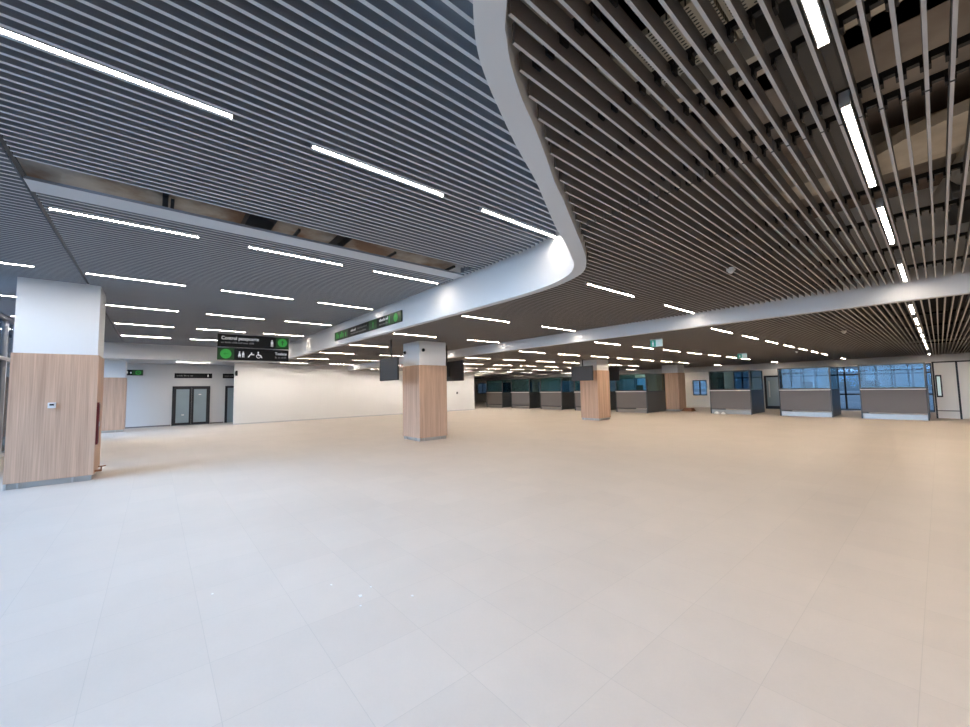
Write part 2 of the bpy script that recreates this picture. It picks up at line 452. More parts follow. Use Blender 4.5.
struct(B(-3.4, RX, 1.9, 2.4, 4.6, 4.95).build('ceiling_beam', M['void2']), 'dark concrete beam above the slats at the top edge', 'beam')
for (x0, x1, y0, y1, z0, lab) in ((-.75, -.35, 3.4, 7.2, 4.3, 'black duct running above the slats beside the central light row'),
                                  (.25, .55, 7.9, 9.6, 4.2, 'dark duct above the slats right of the central light row'),):
    o = B(x0, x1, y0, y1, z0, z0+.3).build('air_duct', M['blackmetal'], bevel=.02); struct(o, lab, 'duct')
o = MB().cyl((.9, 5.2, 4.45), (.3, 8.9, 4.45), .22, 20).build('air_duct', M['kick']); struct(o, 'round grey duct above the slats at the right edge', 'duct')
struct(B(.35, 1.6, 7.85, 9.65, 4.62, 5.1).build('ceiling_beam', M['beige']), 'pale boxed beam above the right end of the slats', 'beam')

# ------------------------------------------------------------------ linear lights
def make_light(x, y, z, ln, label, group, dm, w=.058):
    r = thing('ceiling_light', label, 'ceiling light', (x, y+ln/2, z), group)
    return r
proto = {}
def light(x, y, z, label, group, dm, ln=1.5, w=.045):
    key = (dm.name, ln, w)
    r = thing('ceiling_light', label, 'ceiling light', (x, y+ln/2, z), group)
    if key not in proto:
        h = MB().box(-w/2, w/2, -ln/2, ln/2, .012, .075)
        for s in (-1, 1): h.box(s*w/2-.003, s*w/2+.003, -ln/2, ln/2, -.002, .075)
        for s in (-1, 1): h.box(-w/2, w/2, s*ln/2-.004, s*ln/2+.004, -.02, .075)
        ho = h.build('housing', M['housing'])
        di = MB().box(-w/2+.004, w/2-.004, -ln/2+.005, ln/2-.005, 0, .011).build('diffuser', dm)
        ho.parent = r; di.parent = r; proto[key] = (ho, di)
    else:
        for s in proto[key]:
            c = s.copy(); COL.objects.link(c); c.parent = r
    return r
rows1 = [-3.74, -7.04, -10.42, -13.8, -17.17, -20.54]
Y1 = [-3.22, -1.07, 1.07, 3.17]
for k, x in enumerate(rows1):
    for j, y in enumerate(Y1):
        if k < 2 and j == 0: continue
        light(x, y, Z1-.004, 'white linear light in the upper left ceiling, %s row back, %s from the facade' % (ORD[k], ORD[j]), 'linear lights in the upper left ceiling', M['soft'] if j == 3 else (M['wash'] if k == 5 else M['lamp1']), w=.054)
for j, y in enumerate((.97, 3.13, 5.25, 8.05)):
    light(-.27, y, Z2-.006, 'bright linear light in the central row at right, %s before the straight beam' % ORD[j], 'linear lights in the middle ceiling', M['soft'] if j == 3 else M['lamp'])
for k in range(1, 8):
    for j, y in enumerate((5.3, 8.05)):
        light((-.27-3.37*k) if k != 7 else -24.05, y, Z2-.006, 'white linear light between the white beams, %s row from the right, %s' % (ORD[k], ('beside the S-shaped beam', 'touching the straight beam')[j]), 'linear lights in the middle ceiling', M['wash'] if k == 7 else (M['soft'] if j else M['lamp']))
Y3 = [10.55, 12.9, 15.25, 17.5, 19.85, 22.2, 24.5, 30.3]
for k in range(0, 10):
    for j, y in enumerate(Y3):
        if k > 7 and j < 5: continue
        light((-.27-3.37*k) if k != 7 else -24.05, y, Z3-.006, 'linear light in the low rear ceiling, %s row from right, %s behind straight beam' % (ORD[k], ORD[j]), 'linear lights in the low rear ceiling', M['wash'] if k == 7 else M['lamp'])
light(-24.05, 3.3, 3.445, 'linear light before the near end of the long white wall', None, M['wash'])
light(-25.95, .8, 3.445, 'linear light in the recess ceiling before the black double door', None, M['wash'])

# ------------------------------------------------------------------ columns
def column(x, y0, w, d, ztop, label):
    r = thing('column', label, 'column', (x-w/2, y0+d/2, 0), 'wood-clad columns')
    x0 = x-w
    B(x0+.02, x-.02, y0+.02, y0+d-.02, 2.6, ztop).build('column_head', M['white'], r)
    B(x0, x, y0, y0+d, .11, 2.6).build('wood_cladding', M['wood'], r)
    k = MB().box(x0+.03, x-.03, y0+.03, y0+d-.03, 0, .11)
    k.build('kick_plate', M['kick'], r)
    f = MB()
    for yy in (y0+.18, y0+d-.3):
        f.box(x-.03, x-.005, yy-.012, yy+.012, 0, .11)
    for xx in (x0+.2, x-.3):
        f.box(xx-.012, xx+.012, y0+.005, y0+.03, 0, .11)
    f.box(x-.04, x-.002, y0+.002, y0+.04, 0, .11)
    f.build('corner_bracket', M['alu'], r)
    return r
cA = column(-11.5, -2.13, 1.2, 1.2, Z1+.3, 'large wood-clad column at the left edge with a white switch box')
cB = column(XW, -2.15, 1.2, 1.05, 3.47, 'wood-clad column by the recess, behind the column at left edge')
cC = column(-11.5, 6.85, 1.17, 1.13, Z2+.3, 'wood-clad column in mid hall with a black screen on each side')
cD = column(-11.5, 17.45, 1.08, 1.13, Z3+.3, 'wood-clad column in front of the booths, behind a black screen')
cE = column(-11.5, 27.0, 1.1, 1.1, Z3+.3, 'farthest wood-clad column, standing behind the booth row')

# switch box on the nearest column
r = thing('switch_box', 'small white switch box on the wood of the left column', 'switch', (-11.49, -1.56, 1.57))
B(-11.5, -11.465, -1.615, -1.505, 1.515, 1.625).build('box', M['white'], r, bevel=.006)
B(-11.465, -11.458, -1.59, -1.53, 1.565, 1.60).build('display', M['black'], r)
r = thing('hose_cabinet', 'narrow dark red cabinet on the side of the left column', 'cabinet', (-11.63, -.91, .72))
B(-11.70, -11.56, -.93, -.895, .72, 1.60).build('cabinet_body', M['red'], r, bevel=.005)  # plain box body behind the cabinet door
B(-11.69, -11.57, -.895, -.888, .75, 1.57).build('door', M['red'], r)
B(-11.60, -11.58, -.888, -.875, 1.1, 1.2).build('handle', M['alu'], r)
r = thing('floor_valve', 'small brown pipe stub at the foot of the left column', 'pipe', (-11.7, -.9, .11))
MB().cyl((-11.7, -.93, .16), (-11.7, -.82, .16), .022, 10).build('pipe', M['orange'], r)
MB().cyl((-11.7, -.83, .16), (-11.7, -.83, .24), .012, 8).cyl((-11.7, -.88, .24), (-11.7, -.76, .25), .012, 8).build('lever', M['orange'], r)
r = thing('wall_lamp', 'small white lamp on the upper wood of the second left column', 'lamp', (-25.49, -1.95, 1.95))
B(-25.5, -25.45, -2.0, -1.90, 1.88, 2.08).build('housing', M['white'], r, bevel=.008)
B(-25.45, -25.44, -1.985, -1.915, 1.90, 2.06).build('cover', M['ink'], r)
for (c, ax, lab) in (((-11.52, 7.02, 3.12), (1, 0, 0), 'black dome camera on the front of the mid column head'),
                     ((-12.5, 6.87, 3.10), (0, -1, 0), 'black dome camera on the left side of the mid column head')):
    r = thing('dome_camera', lab, 'camera', c)
    a = Vector(ax); c = Vector(c)
    MB().cyl(c, c+a*.03, .06, 16).build('base', M['black'], r)
    MB().dome(c+a*.03, .05, axis=ax).build('dome', M['screen'], r)

# ------------------------------------------------------------------ hanging monitors
def monitor(x, y, zc, ztop, px, front, label):
    r = thing('monitor', label, 'monitor', (x, y, zc), 'hanging screens beside the columns')
    w, h = 1.3, .75
    B(x-w/2, x+w/2, y-.03, y+.03, zc-h/2, zc+h/2).build('casing', M['black'], r, bevel=.008)
    yf = y-.031 if front < 0 else y+.031
    B(x-w/2+.02, x+w/2-.02, yf-.002, yf+.002, zc-h/2+.025, zc+h/2-.02).build('screen', M['screenback'] if front < 0 else M['screen'], r)
    yb = y+.07 if front < 0 else y-.07
    B(px-.13, px+.13, min(y, yb), max(y, yb), zc-.2, zc+.2).build('mount', M['blackmetal'], r)
    p = MB().cyl((px, yb, zc-.1), (px, yb, ztop), .028, 14); p.cyl((px, yb, ztop-.02), (px, yb, ztop), .09, 16)
    p.build('pole', M['blackmetal'], r)
    return r
monitor(-11.9, 5.93, 2.45, Z2+.02, -11.88, -1, 'dark screen hanging left of the mid wood-clad column')
monitor(-11.9, 8.55, 2.43, Z2+.02, -12.2, 1, 'black screen hanging right of the mid wood-clad column')
monitor(-11.9, 16.7, 2.44, Z3+.02, -11.9, -1, 'dark screen hanging in front of the column by the booths')
monitor(-11.9, 19.15, 2.44, Z3+.02, -12.1, 1, 'black screen hanging right behind the column by the booths')

# ------------------------------------------------------------------ signs
class Face:
    """a sign face: u to the viewer's right, v up, n towards the viewer"""
    def __init__(s, o, u, n): s.o = Vector(o); s.u = Vector(u); s.v = Vector((0, 0, 1)); s.n = Vector(n)
    def p(s, a, b, d=0): return s.o + s.u*a + s.v*b + s.n*d
    def rect(s, mb, a0, a1, b0, b1, d0, d1):
        pts = [s.p(a, b, d) for d in (d0, d1) for (a, b) in ((a0, b0), (a1, b0), (a1, b1), (a0, b1))]
        k = len(mb.v); mb.v += [tuple(q) for q in pts]
        mb.f += [tuple(k+i for i in q) for q in ((0,3,2,1),(4,5,6,7),(0,1,5,4),(1,2,6,5),(2,3,7,6),(3,0,4,7))]
        return mb
    def shape(s, mb, pts, d):
        return mb.poly([s.p(a, b, d) for a, b in pts])
    def disc(s, mb, a, b, r, d, n=22): return s.shape(mb, [(a+r*cos(2*pi*i/n), b+r*sin(2*pi*i/n)) for i in range(n)], d)
    def ring(s, mb, a, b, r0, r1, d, n=24):
        for i in range(n):
            t0, t1 = 2*pi*i/n, 2*pi*(i+1)/n
            s.shape(mb, [(a+r0*cos(t0), b+r0*sin(t0)), (a+r1*cos(t0), b+r1*sin(t0)), (a+r1*cos(t1), b+r1*sin(t1)), (a+r0*cos(t1), b+r0*sin(t1))], d)
        return mb
    def text(s, txt, a, b, size, mat, parent, name='lettering', align='LEFT', d=.004, width=None):
        cu = bpy.data.curves.new('t', 'FONT'); cu.body = txt; cu.size = size; cu.align_x = align; cu.offset = size*.012
        to = bpy.data.objects.new('t', cu); COL.objects.link(to)
        bpy.context.view_layer.update()
        me = bpy.data.meshes.new_from_object(to.evaluated_get(bpy.context.evaluated_depsgraph_get()))
        bpy.data.objects.remove(to); bpy.data.curves.remove(cu)
        if width:
            mx = max(v.co.x for v in me.vertices); mn = min(v.co.x for v in me.vertices)
            f = width/(mx-mn)
            for v in me.vertices: v.co.x *= f
        o0 = wloc(parent)
        for v in me.vertices: v.co = s.p(a+v.co.x, b+v.co.y, d) - o0
        me.name = name; me.materials.clear(); me.materials.append(mat)
        o = bpy.data.objects.new(name, me); COL.objects.link(o); o.parent = parent
        return o
    def dashes(s, mb, a0, a1, b, h, d=.004, seed=1):
        rnd = random.Random(seed); a = a0
        while a < a1:
            w = min(rnd.uniform(.8, 3.2)*h, a1-a)
            k = a
            while k < a+w-.2*h:
                ww = h*.42; hh = h*rnd.choice((.65, .65, .65, 1))
                s.shape(mb, [(k, b), (k+ww, b), (k+ww, b+hh), (k, b+hh)], d); k += h*.62
            a += w+h*.45
        return mb
    def arrow(s, mb, a, b, r, d, ang=0):
        c, q = cos(ang), sin(ang)
        def R(x, y): return (a+(x*c-y*q)*r, b+(x*q+y*c)*r)
        s.shape(mb, [R(-.13, -.8), R(.13, -.8), R(.13, .3), R(-.13, .3)], d)
        s.shape(mb, [R(-.55, .1), R(0, .8), R(.55, .1), R(.3, .1), R(0, .45), R(-.3, .1)], d)
        return mb
    def person(s, mb, a, b, h, d, skirt=False):
        s.disc(mb, a, b+h*.88, h*.11, d, 12)
        if skirt: s.shape(mb, [(a-.22*h, b+.22*h), (a+.22*h, b+.22*h), (a+.1*h, b+.72*h), (a-.1*h, b+.72*h)], d)
        else: s.shape(mb, [(a-.17*h, b+.35*h), (a+.17*h, b+.35*h), (a+.17*h, b+.74*h), (a-.17*h, b+.74*h)], d)
        for q in (-1, 1): s.shape(mb, [(a+q*.1*h-.055*h, b), (a+q*.1*h+.055*h, b), (a+q*.1*h+.055*h, b+.36*h), (a+q*.1*h-.055*h, b+.36*h)], d)
        return mb

# hanging two-panel sign (viewed from +X)
XS = -13.0
y0, y1 = 1.285, 3.11
W = y1-y0
# upper panel
r = thing('hanging_sign', 'upper black hanging sign reading Control pasapoarte with a green arrow square', 'sign', (XS, (y0+y1)/2, 3.24), 'hanging direction signs')
F = Face((XS, y0, 3.065), (0, 1, 0), (1, 0, 0)); H_ = .36
F.rect(MB(), 0, W, 0, H_, -.05, 0).build('sign_board', M['signblack'], r)
F.text('Control pasapoarte', .085, .205, .135, M['ink'], r, width=.92)
mb = MB(); F.dashes(mb, .085, .92, .10, .05, seed=3); mb.build('small_lettering', M['faint'], r)
mb = F.person(MB(), 1.36, .06, .2, .004); mb.build('pictogram', M['ink'], r)
mb = F.rect(MB(), W-.36, W-.0, .0, H_, .001, .003); mb.build('green_square', M['dgreen'], r)
mb = F.disc(MB(), W-.18, .19, .13, .005); mb.build('green_disc', M['lgreen'], r)
mb = MB(); F.arrow(mb, W-.18, .19, .09, .007, 0); F.shape(mb, [(W-.26, .045), (W-.1, .045), (W-.1, .07), (W-.26, .07)], .007); mb.build('arrow', M['dgreen'], r)
w = MB()
for a in (.12, W-.03): w.cyl(F.p(a, H_, -.025), F.p(a, 4.12-3.065, -.025), .006, 6)
w.build('suspension_wire', M['wire'], r)
# lower panel, hung from the upper one
r = thing('hanging_sign', 'lower black hanging sign with green disc, toilet pictograms and the word Toalete', 'sign', (XS, (y0+y1)/2, 2.87), 'hanging direction signs')
F = Face((XS, y0, 2.69), (0, 1, 0), (1, 0, 0)); H_ = .345
F.rect(MB(), 0, W, 0, H_, -.05, 0).build('sign_board', M['signblack'], r)
mb = F.rect(MB(), 0, .40, 0, H_, .001, .003); mb.build('green_square', M['dgreen'], r)
mb = F.disc(MB(), .20, H_/2, .135, .005); mb.build('green_disc', M['lgreen'], r)
mb = MB(); F.arrow(mb, .20, H_/2, .075, .007, pi/2); mb.build('arrow', M['green'], r)
mb = MB(); F.person(mb, .53, .085, .17, .004, True); F.person(mb, .62, .085, .17, .004); 
# baby changing pictogram
F.disc(mb, .83, .215, .022, .004, 10); F.shape(mb, [(.73, .09), (.765, .09), (.82, .18), (.80, .20)], .004); F.shape(mb, [(.80, .16), (.90, .155), (.90, .185), (.80, .20)], .004)
# wheelchair pictogram
F.disc(mb, 1.0, .245, .022, .004, 10); F.ring(mb, 1.01, .13, .045, .06, .004, 16)
F.shape(mb, [(.985, .15), (1.015, .15), (1.015, .22), (.985, .22)], .004); F.shape(mb, [(1.01, .14), (1.06, .14), (1.09, .08), (1.11, .09), (1.075, .165), (1.01, .165)], .004)
mb.build('pictogram', M['ink'], r)
F.text('Toalete', W-.38, .19, .11, M['ink'], r, width=.32)
mb = MB(); F.dashes(mb, W-.38, W-.07, .09, .05, seed=8); mb.build('small_lettering', M['faint'], r)
w = MB()
for a in (.12, W-.12): w.cyl(F.p(a, H_, -.025), F.p(a, .3745, -.025), .006, 6)
w.build('suspension_wire', M['wire'], r)

# long sign on the S-shaped beam (viewed from -Y)
xa, xb = -13.9, -8.97; W = xb-xa
YS = 4.86
r = thing('beam_sign', 'long black and green direction sign fixed on the face of the S-shaped beam', 'sign', ((xa+xb)/2, YS, 3.7))
F = Face((xa, YS-.035, 3.535), (1, 0, 0), (0, -1, 0)); H_ = .30
F.rect(MB(), 0, W, 0, H_, -.034, 0).build('sign_board', M['signblack'], r, bevel=.01)
for a0, a1 in ((0, 1.25), (2.9, 3.45), (W-.95, W)): F.rect(MB(), a0+.01, a1-.01, .012, H_-.012, .001, .003).build('green_field', M['dgreen'], r)
mb = MB()
F.dashes(mb, .2, 1.15, .06, .20, .005, 21); F.arrow(mb, 3.2, .15, .11, .005, 0); F.disc(mb, W-.32, .15, .115, .005)
F.shape(mb, [(W-.72, .05), (W-.66, .05), (W-.66, .25), (W-.72, .25)], .005)
mb.build('green_mark', M['lgreen'], r)
mb = MB(); F.dashes(mb, 1.5, 1.95, .15, .08, seed=5); F.dashes(mb, 3.62, 4.15, .165, .085, seed=6); mb.build('lettering', M['ink'], r)
mb = MB(); F.dashes(mb, 1.5, 2.7, .06, .05, seed=7); F.dashes(mb, 3.62, 4.15, .06, .06, seed=9); F.dashes(mb, 2.05, 2.75, .17, .05, seed=10); mb.build('small_lettering', M['faint'], r)

# small green sign and the door signs on the recessed wall
def wallsign(name, label, ya, yb, za, zb_):
    r = thing(name, label, 'sign', (XR+.02, (ya+yb)/2, (za+zb_)/2))
    F = Face((XR+.03, ya, za), (0, 1, 0), (1, 0, 0))
    F.rect(MB(), 0, yb-ya, 0, zb_-za, -.03, 0).build('sign_board', M['signblack'], r)
    return r, F, yb-ya, zb_-za
r, F, w_, h_ = wallsign('wall_sign', 'small black and green sign high on the grey wall beside the second column', -1.32, -.53, 2.80, 3.10)
F.rect(MB(), w_*.45, w_-.01, .01, h_-.01, .001, .003).build('green_field', M['dgreen'], r)
mb = F.ring(MB(), w_*.75, h_/2, .075, .11, .005); F.arrow(mb, w_*.75, h_/2, .06, .005, -pi/4); mb.build('arrow', M['lgreen'], r)
mb = F.dashes(MB(), .06, w_*.42, .10, .12, .005, 4); mb.build('lettering', M['ink'], r)
r, F, w_, h_ = wallsign('door_sign', 'wide black sign over the black double door', .80, 2.54, 2.66, 2.94)
mb = F.dashes(MB(), .1, .82, .11, .07, .004, 14); mb.build('lettering', M['faint'], r)
mb = F.person(MB(), w_-.2, .07, .15, .004); mb.build('pictogram', M['ink'], r)
r, F, w_, h_ = wallsign('door_sign', 'black sign partly hidden behind the end of the white wall', 3.06, 4.6, 2.66, 2.94)
mb = F.dashes(MB(), .1, .82, .11, .07, .004, 15); mb.build('lettering', M['faint'], r)
r = thing('edge_sign', 'small black box sign on the end edge of the white wall', 'sign', (XW+.05, 3.42, 2.85))
B(XW, XW+.16, 3.38, 3.47, 2.72, 3.0).build('sign_board', M['signblack'], r)
B(XW, XW+.03, 3.36, 3.49, 2.78, 2.94).build('bracket', M['blackmetal'], r)
r = thing('wall_socket', 'small dark fitting near the right end of the long white wall', 'socket', (XW+.01, 18.7, 1.45))
B(XW, XW+.03, 18.62, 18.78, 1.36, 1.54).build('plate', M['boothdark'], r, bevel=.01)
B(XW+.03, XW+.06, 18.67, 18.73, 1.40, 1.48).build('knob', M['black'], r)

# ------------------------------------------------------------------ doors in the recess
d = thing('door_1', 'black framed double door with frosted blue grey glass', 'door', (XR, 1.59, 0), kind='structure')
y0, y1, h = .73, 2.46, 2.2
f = MB().box(XR, XR+.07, y0, y0+.07, 0, h).box(XR, XR+.07, y1-.07, y1, 0, h).box(XR, XR+.07, y0, y1, h-.07, h)
f.build('door_frame', M['frame'], d)
ym = (y0+y1)/2
for a, b, s in ((y0+.07, ym-.004, 1), (ym+.004, y1-.07, -1)):
    lf = MB().box(XR+.01, XR+.055, a, a+.10, .01, h-.07).box(XR+.01, XR+.055, b-.10, b, .01, h-.07).box(XR+.01, XR+.055, a+.1, b-.1, .01, .14).box(XR+.01, XR+.055, a+.1, b-.1, h-.17, h-.07)
    L_ = lf.build('door_leaf', M['frame'], d)
    B(XR+.025, XR+.04, a+.1, b-.1, .14, h-.17).build('pane', M['frost'], L_)
    yy = b-.05 if s > 0 else a+.05
    MB().cyl((XR+.09, yy, .85), (XR+.09, yy, 1.35), .013, 10).cyl((XR+.05, yy, .9), (XR+.09, yy, .9), .01, 8).cyl((XR+.05, yy, 1.3), (XR+.09, yy, 1.3), .01, 8).build('handle', M['black'], L_)
for yy, zz in ((1.22, .58), (1.98, 1.72)):
    B(XR+.04, XR+.044, yy-.06, yy+.06, zz-.025, zz+.025).build('white_mark', M['ledge'], d)  # small white marks on the door glass
d = thing('door_2', 'second black framed door mostly hidden behind the white wall', 'door', (XR, 4.0, 0), kind='structure')
y0, y1 = 3.2, 4.9
MB().box(XR, XR+.07, y0, y0+.12, 0, h).box(XR, XR+.07, y1-.12, y1, 0, h).box(XR, XR+.07, y0, y1, h-.12, h).build('door_frame', M['frame'], d)
B(XR+.025, XR+.04, y0+.12, y1-.12, .02, h-.12).build('pane', M['frost'], d)

# ------------------------------------------------------------------ control booths
def booth(xr, yf, label, dp=2.45, w=2.15, ztop=2.55):
    xl = xr-w
    r = thing('control_booth', label, 'booth', ((xl+xr)/2, yf+dp/2, 0), 'passport control booths')
    B(xl+.04, xr-.04, yf+.02, yf+.06, .30, 1.36).build('front_panel', M['booth'], r)
    B(xl+.06, xr-.06, yf+.045, yf+.085, 0, .24).build('kick_plate', M['kick'] if yf > 25 else M['boothkick'], r)
    B(xl+.03, xr-.03, yf-.10, yf+.30, 1.36, 1.40).build('counter_ledge', M['ledge'], r, bevel=.005)
    f = MB()
    for x in (xl, xr-.05): f.box(x, x+.05, yf, yf+.07, 0, ztop)
    f.box(xl+.05, xr-.05, yf+.01, yf+.06, ztop-.04, ztop); f.box(xl+.05, xr-.05, yf+.02, yf+.06, 1.40, 1.47)
    f.build('front_frame', M['wframe' if False else 'boothdark'], r)
    B(xl+.05, xr-.05, yf+.032, yf+.042, 1.47, ztop-.04).build('front_glass', M['tint'] if yf > 25 else M['teal'], r)
    for x in (xl, xr-.04):
        s = MB().box(x, x+.04, yf+.07, yf+dp, .03, 1.36)
        sp = s.build('side_panel', M['boothdark'], r)
        B(x+.012, x+.028, yf+.07, yf+dp-.05, 1.40, ztop-.03).build('side_glass', M['side'], sp)
        MB().box(x, x+.04, yf+.07, yf+dp, 1.36, 1.40).box(x, x+.04, yf+.07, yf+dp, ztop-.03, ztop).box(x, x+.04, yf+dp-.05, yf+dp, 1.40, ztop-.03).build('side_rail', M['frame'], sp)
    B(xl+.1, xr-.1, yf+.30, yf+.95, .70, .74).build('desk', M['booth'], r)
    return r
LB = ['control booth at the far left beside the end of the white wall', 'second control booth from the white wall', 'third control booth from the white wall',
      'control booth half hidden behind the wood-clad column', 'grey control booth right of the wood-clad column, with dark glazed side']
for i, xr in enumerate((-25.8, -22.45, -19.05, -15.65, -12.22)):
    booth(xr, 24.0, LB[i], dp=2.6, w=2.2)
for i, xr in enumerate((-7.0, -3.55, -.38)):
    booth(xr, 25.8, ['left of the three right-hand control booths, with dark glass', 'middle of the three right-hand control booths', 'rightmost control booth in front of a bright blue window'][i])
# booth desk screens seen through glass
for i, (x, yf) in enumerate(((-13.0, 24.0), (-4.6, 25.8), (-2.12, 25.8))):
    r = thing('desk_screen', ['dark desk screen behind the glass of the booth right of the column', 'dark desk screen behind the glass of the middle right-hand booth', 'dark desk screen at the left inside the rightmost booth'][i], 'monitor', (x, yf+.6, .74), 'desk screens in the booths')
    B(x-.26, x+.26, yf+.58, yf+.61, 1.42, 1.80).build('screen', M['black'], r)
    B(x-.03, x+.03, yf+.60, yf+.63, .76, 1.5).build('stand', M['black'], r)
    B(x-.12, x+.12, yf+.5, yf+.72, .741, .76).build('foot', M['black'], r)

# ------------------------------------------------------------------ rear wall: bulkhead, glazing, solid parts
struct(B(-42, RX, YBACK, YBACK+.2, 2.75, 4.0).build('wall_back', M['greywall']), 'grey bulkhead above the rear glazing behind the booths', 'wall')
def solid(x0, x1, z0=0, z1=2.75): struct(B(x0, x1, YBACK, YBACK+.2, z0, z1).build('wall_back', M['wall']), 'wall piece between the rear windows', 'wall')
GL = [(-38.5, -29.0, 1.15, 2.45, .95), (-28.2, -16.0, 1.15, 2.45, .95), (-12.35, -11.35, .95, 2.1, .5), (-9.55, -8.5, .1, 2.65, .52), (-6.45, -.25, .1, 2.68, .74)]
names = ['teal tinted rear window band behind the leftmost booths', 'teal tinted rear window band behind the left booths', 'small square rear window beside the farthest column', 'narrow dark blue rear window behind the left of the right booths', 'tall rear glazing with dark mullions behind the right-hand booths']
KB = YBACK/31.5
GL = [(a*KB, b*KB, 1.74+(c-1.74)*KB, 1.74+(d_-1.74)*KB, e) for a, b, c, d_, e in GL]
x = -42
for (a, b, z0, z1, st), nm in zip(GL, names):
    i = GL.index((a, b, z0, z1, st))
    if a > x: solid(x, a)
    if z0 > .2: solid(a, b, 0, z0)
    if z1 < 2.74: solid(a, b, z1, 2.75)
    wn = thing('window_%d' % (i+2), nm, 'window', ((a+b)/2, YBACK, z0), kind='structure')
    f = MB().box(a, b, YBACK+.02, YBACK+.1, z0, z0+.07).box(a, b, YBACK+.02, YBACK+.1, z1-.06, z1)
    n_ = max(1, round((b-a)/st)); 
    for k in range(n_+1):
        xx = a+(b-a)*k/n_; f.box(max(a, xx-.045), min(b, xx+.045), YBACK+.02, YBACK+.1, z0, z1)
    if z1-z0 > 1.5:
        for zz in (1.0, 2.2): f.box(a, b, YBACK+.02, YBACK+.1, zz-.045, zz+.045)
    f.build('window_frame', M['frame'], wn)
    B(a, b, YBACK+.055, YBACK+.065, z0, z1).build('pane', M['facade'], wn)
    x = b
solid(x, RX)
# glazed door between first and second right-hand booths
d = thing('door_3', 'dark framed glass door seen between two right-hand booths', 'door', (-7.1, YBACK-.05, 0), kind='structure')
f = MB().box(-7.75-.25, -7.62-.25, YBACK-.06, YBACK, 0, 2.3).box(-6.87, -6.75, YBACK-.06, YBACK, 0, 2.3).box(-7.87, -6.87, YBACK-.06, YBACK, 2.18, 2.3).box(-7.87, -6.87, YBACK-.06, YBACK, 0, .2)
f.build('door_frame', M['frame'], d)
B(-7.87, -6.87, YBACK-.04, YBACK-.02, .2, 2.18).build('pane', M['frost'], d)
MB().cyl((-7.7, YBACK-.12, .8), (-7.7, YBACK-.12, 1.9), .03, 10).build('handle', M['alu'], d)
# white panel with dark frame at the right end
d = thing('door_4', 'cream flush panel in a dark frame at the right end beside the booth', 'door', (.2, 27.5, 0), kind='structure')
f = MB()
for xx in (-.20, .50, 1.25): f.box(xx, xx+.06, 27.47, 27.55, 0, 2.62)
f.box(-.20, 1.31, 27.47, 27.55, 2.56, 2.62)
f.build('door_frame', M['frame'], d)
B(-.14, .50, 27.5, 27.53, .02, 2.56).build('panel', M['wall'], d)
B(.56, 1.25, 27.5, 27.53, .02, 2.56).build('panel', M['wall'], d)
B(-.14, .50, 27.49, 27.5, .34, .38).build('rail', M['booth'], d)
r = thing('reflection_slot', 'narrow dark framed vertical strip imitating a pane reflection, by the cream panel at right', 'window', (-.02, 27.46, 1.5))
MB().box(-.13, .06, 27.45, 27.47, .98, 2.0).build('slot_frame', M['frame'], r)
B(-.085, .015, 27.445, 27.45, 1.05, 1.93).build('pane', M['exitw'], r)  # pale glowing strip painted in for a reflection on the booth side pane
# orange board at the far column
r = thing('board_stack', 'low orange brown boards on the floor beside the farthest column', 'boards', (-11.0, 27.4, 0))
for i in range(3): B(-11.42+.05*i, -10.75-.04*i, 27.15+.03*i, 27.7, .07*i, .07*i+.06).build('board', M['orange'], r)
# bags of light coloured material at the foot of a booth
for i, (x, s) in enumerate(((-8.75, .11), (-8.4, .09))):
    o = MB().dome((x, 25.6, 0), s*1.3, axis=(0, 0, 1)).build('paper_bundle', M['ledge']); tag(o, ['larger', 'smaller'][i]+' white paper bundle on the floor before the dark glazed right booth', 'bundle')

# ------------------------------------------------------------------ exit signs, detectors
def exit_sign(x, y, zt, label):
    r = thing('exit_sign', label, 'exit sign', (x, y, zt), 'hanging exit signs')
    w, h = .36, .2; z1 = zt-.05
    B(x-w/2, x+w/2, y-.02, y+.02, z1-h, z1).build('sign_body', M['exitw'], r)
    F = Face((x-w/2, y-.021, z1-h), (1, 0, 0), (0, -1, 0))
    mb = MB(); F.rect(mb, 0, .17, 0, .2, .0, .002); mb.build('green_field', M['exitg'], r)
    mb = MB(); F.person(mb, .085, .02, .15, .004); F.arrow(mb, .26, .1, .06, .004, -pi/2); mb.build('pictogram', M['ink'], r)
    MB().box(x-w/2-.01, x+w/2+.01, y-.03, y+.03, z1, z1+.03).cyl((x-.15, y, z1), (x-.15, y, zt), .008, 6).cyl((x+.15, y, z1), (x+.15, y, zt), .008, 6).build('bracket', M['alu'], r)
exit_sign(-5.48, 11.5, Z3+.01, 'green and white exit sign hanging just behind the straight white beam')
exit_sign(-5.78, 20.4, Z3+.01, 'farther green and white exit sign before the right-hand booths')
for x, y, z, lab in ((-1.89, 6.4, Z2, 'white smoke detector on the slats between the two white beams'), (-1.65, 14.6, Z3, 'smoke detector on the low slats behind the straight beam'),
                     (-4.1, 22.0, Z3, 'small smoke detector on the low slats before the booths')):
    r = thing('smoke_detector', lab, 'detector', (x, y, z))
    MB().cyl((x, y, z+.02), (x, y, z-.02), .06, 18).build('base', M['white'], r)
    MB().dome((x, y, z-.02), .045).build('sensor', M['white'], r)
# paper scraps on the floor
for i, (x, y, s) in enumerate(((-4.22, .43, .013), (-3.67, 1.26, .014), (-3.31, 1.38, .024), (-3.16, 1.32, .013), (-3.39, 1.51, .012), (-3.01, 1.71, .016))):
    s *= .85
    o = MB().prism([(x-s, y-s*.5), (x+s*.8, y-s*.7), (x+s, y+s*.4), (x-s*.4, y+s*.7)], .0, .004).build('paper_scrap', M['ledge'])
    tag(o, 'tiny white paper scrap on the tiles, %s from the left' % ORD[i], 'scrap', 'paper scraps on the floor')

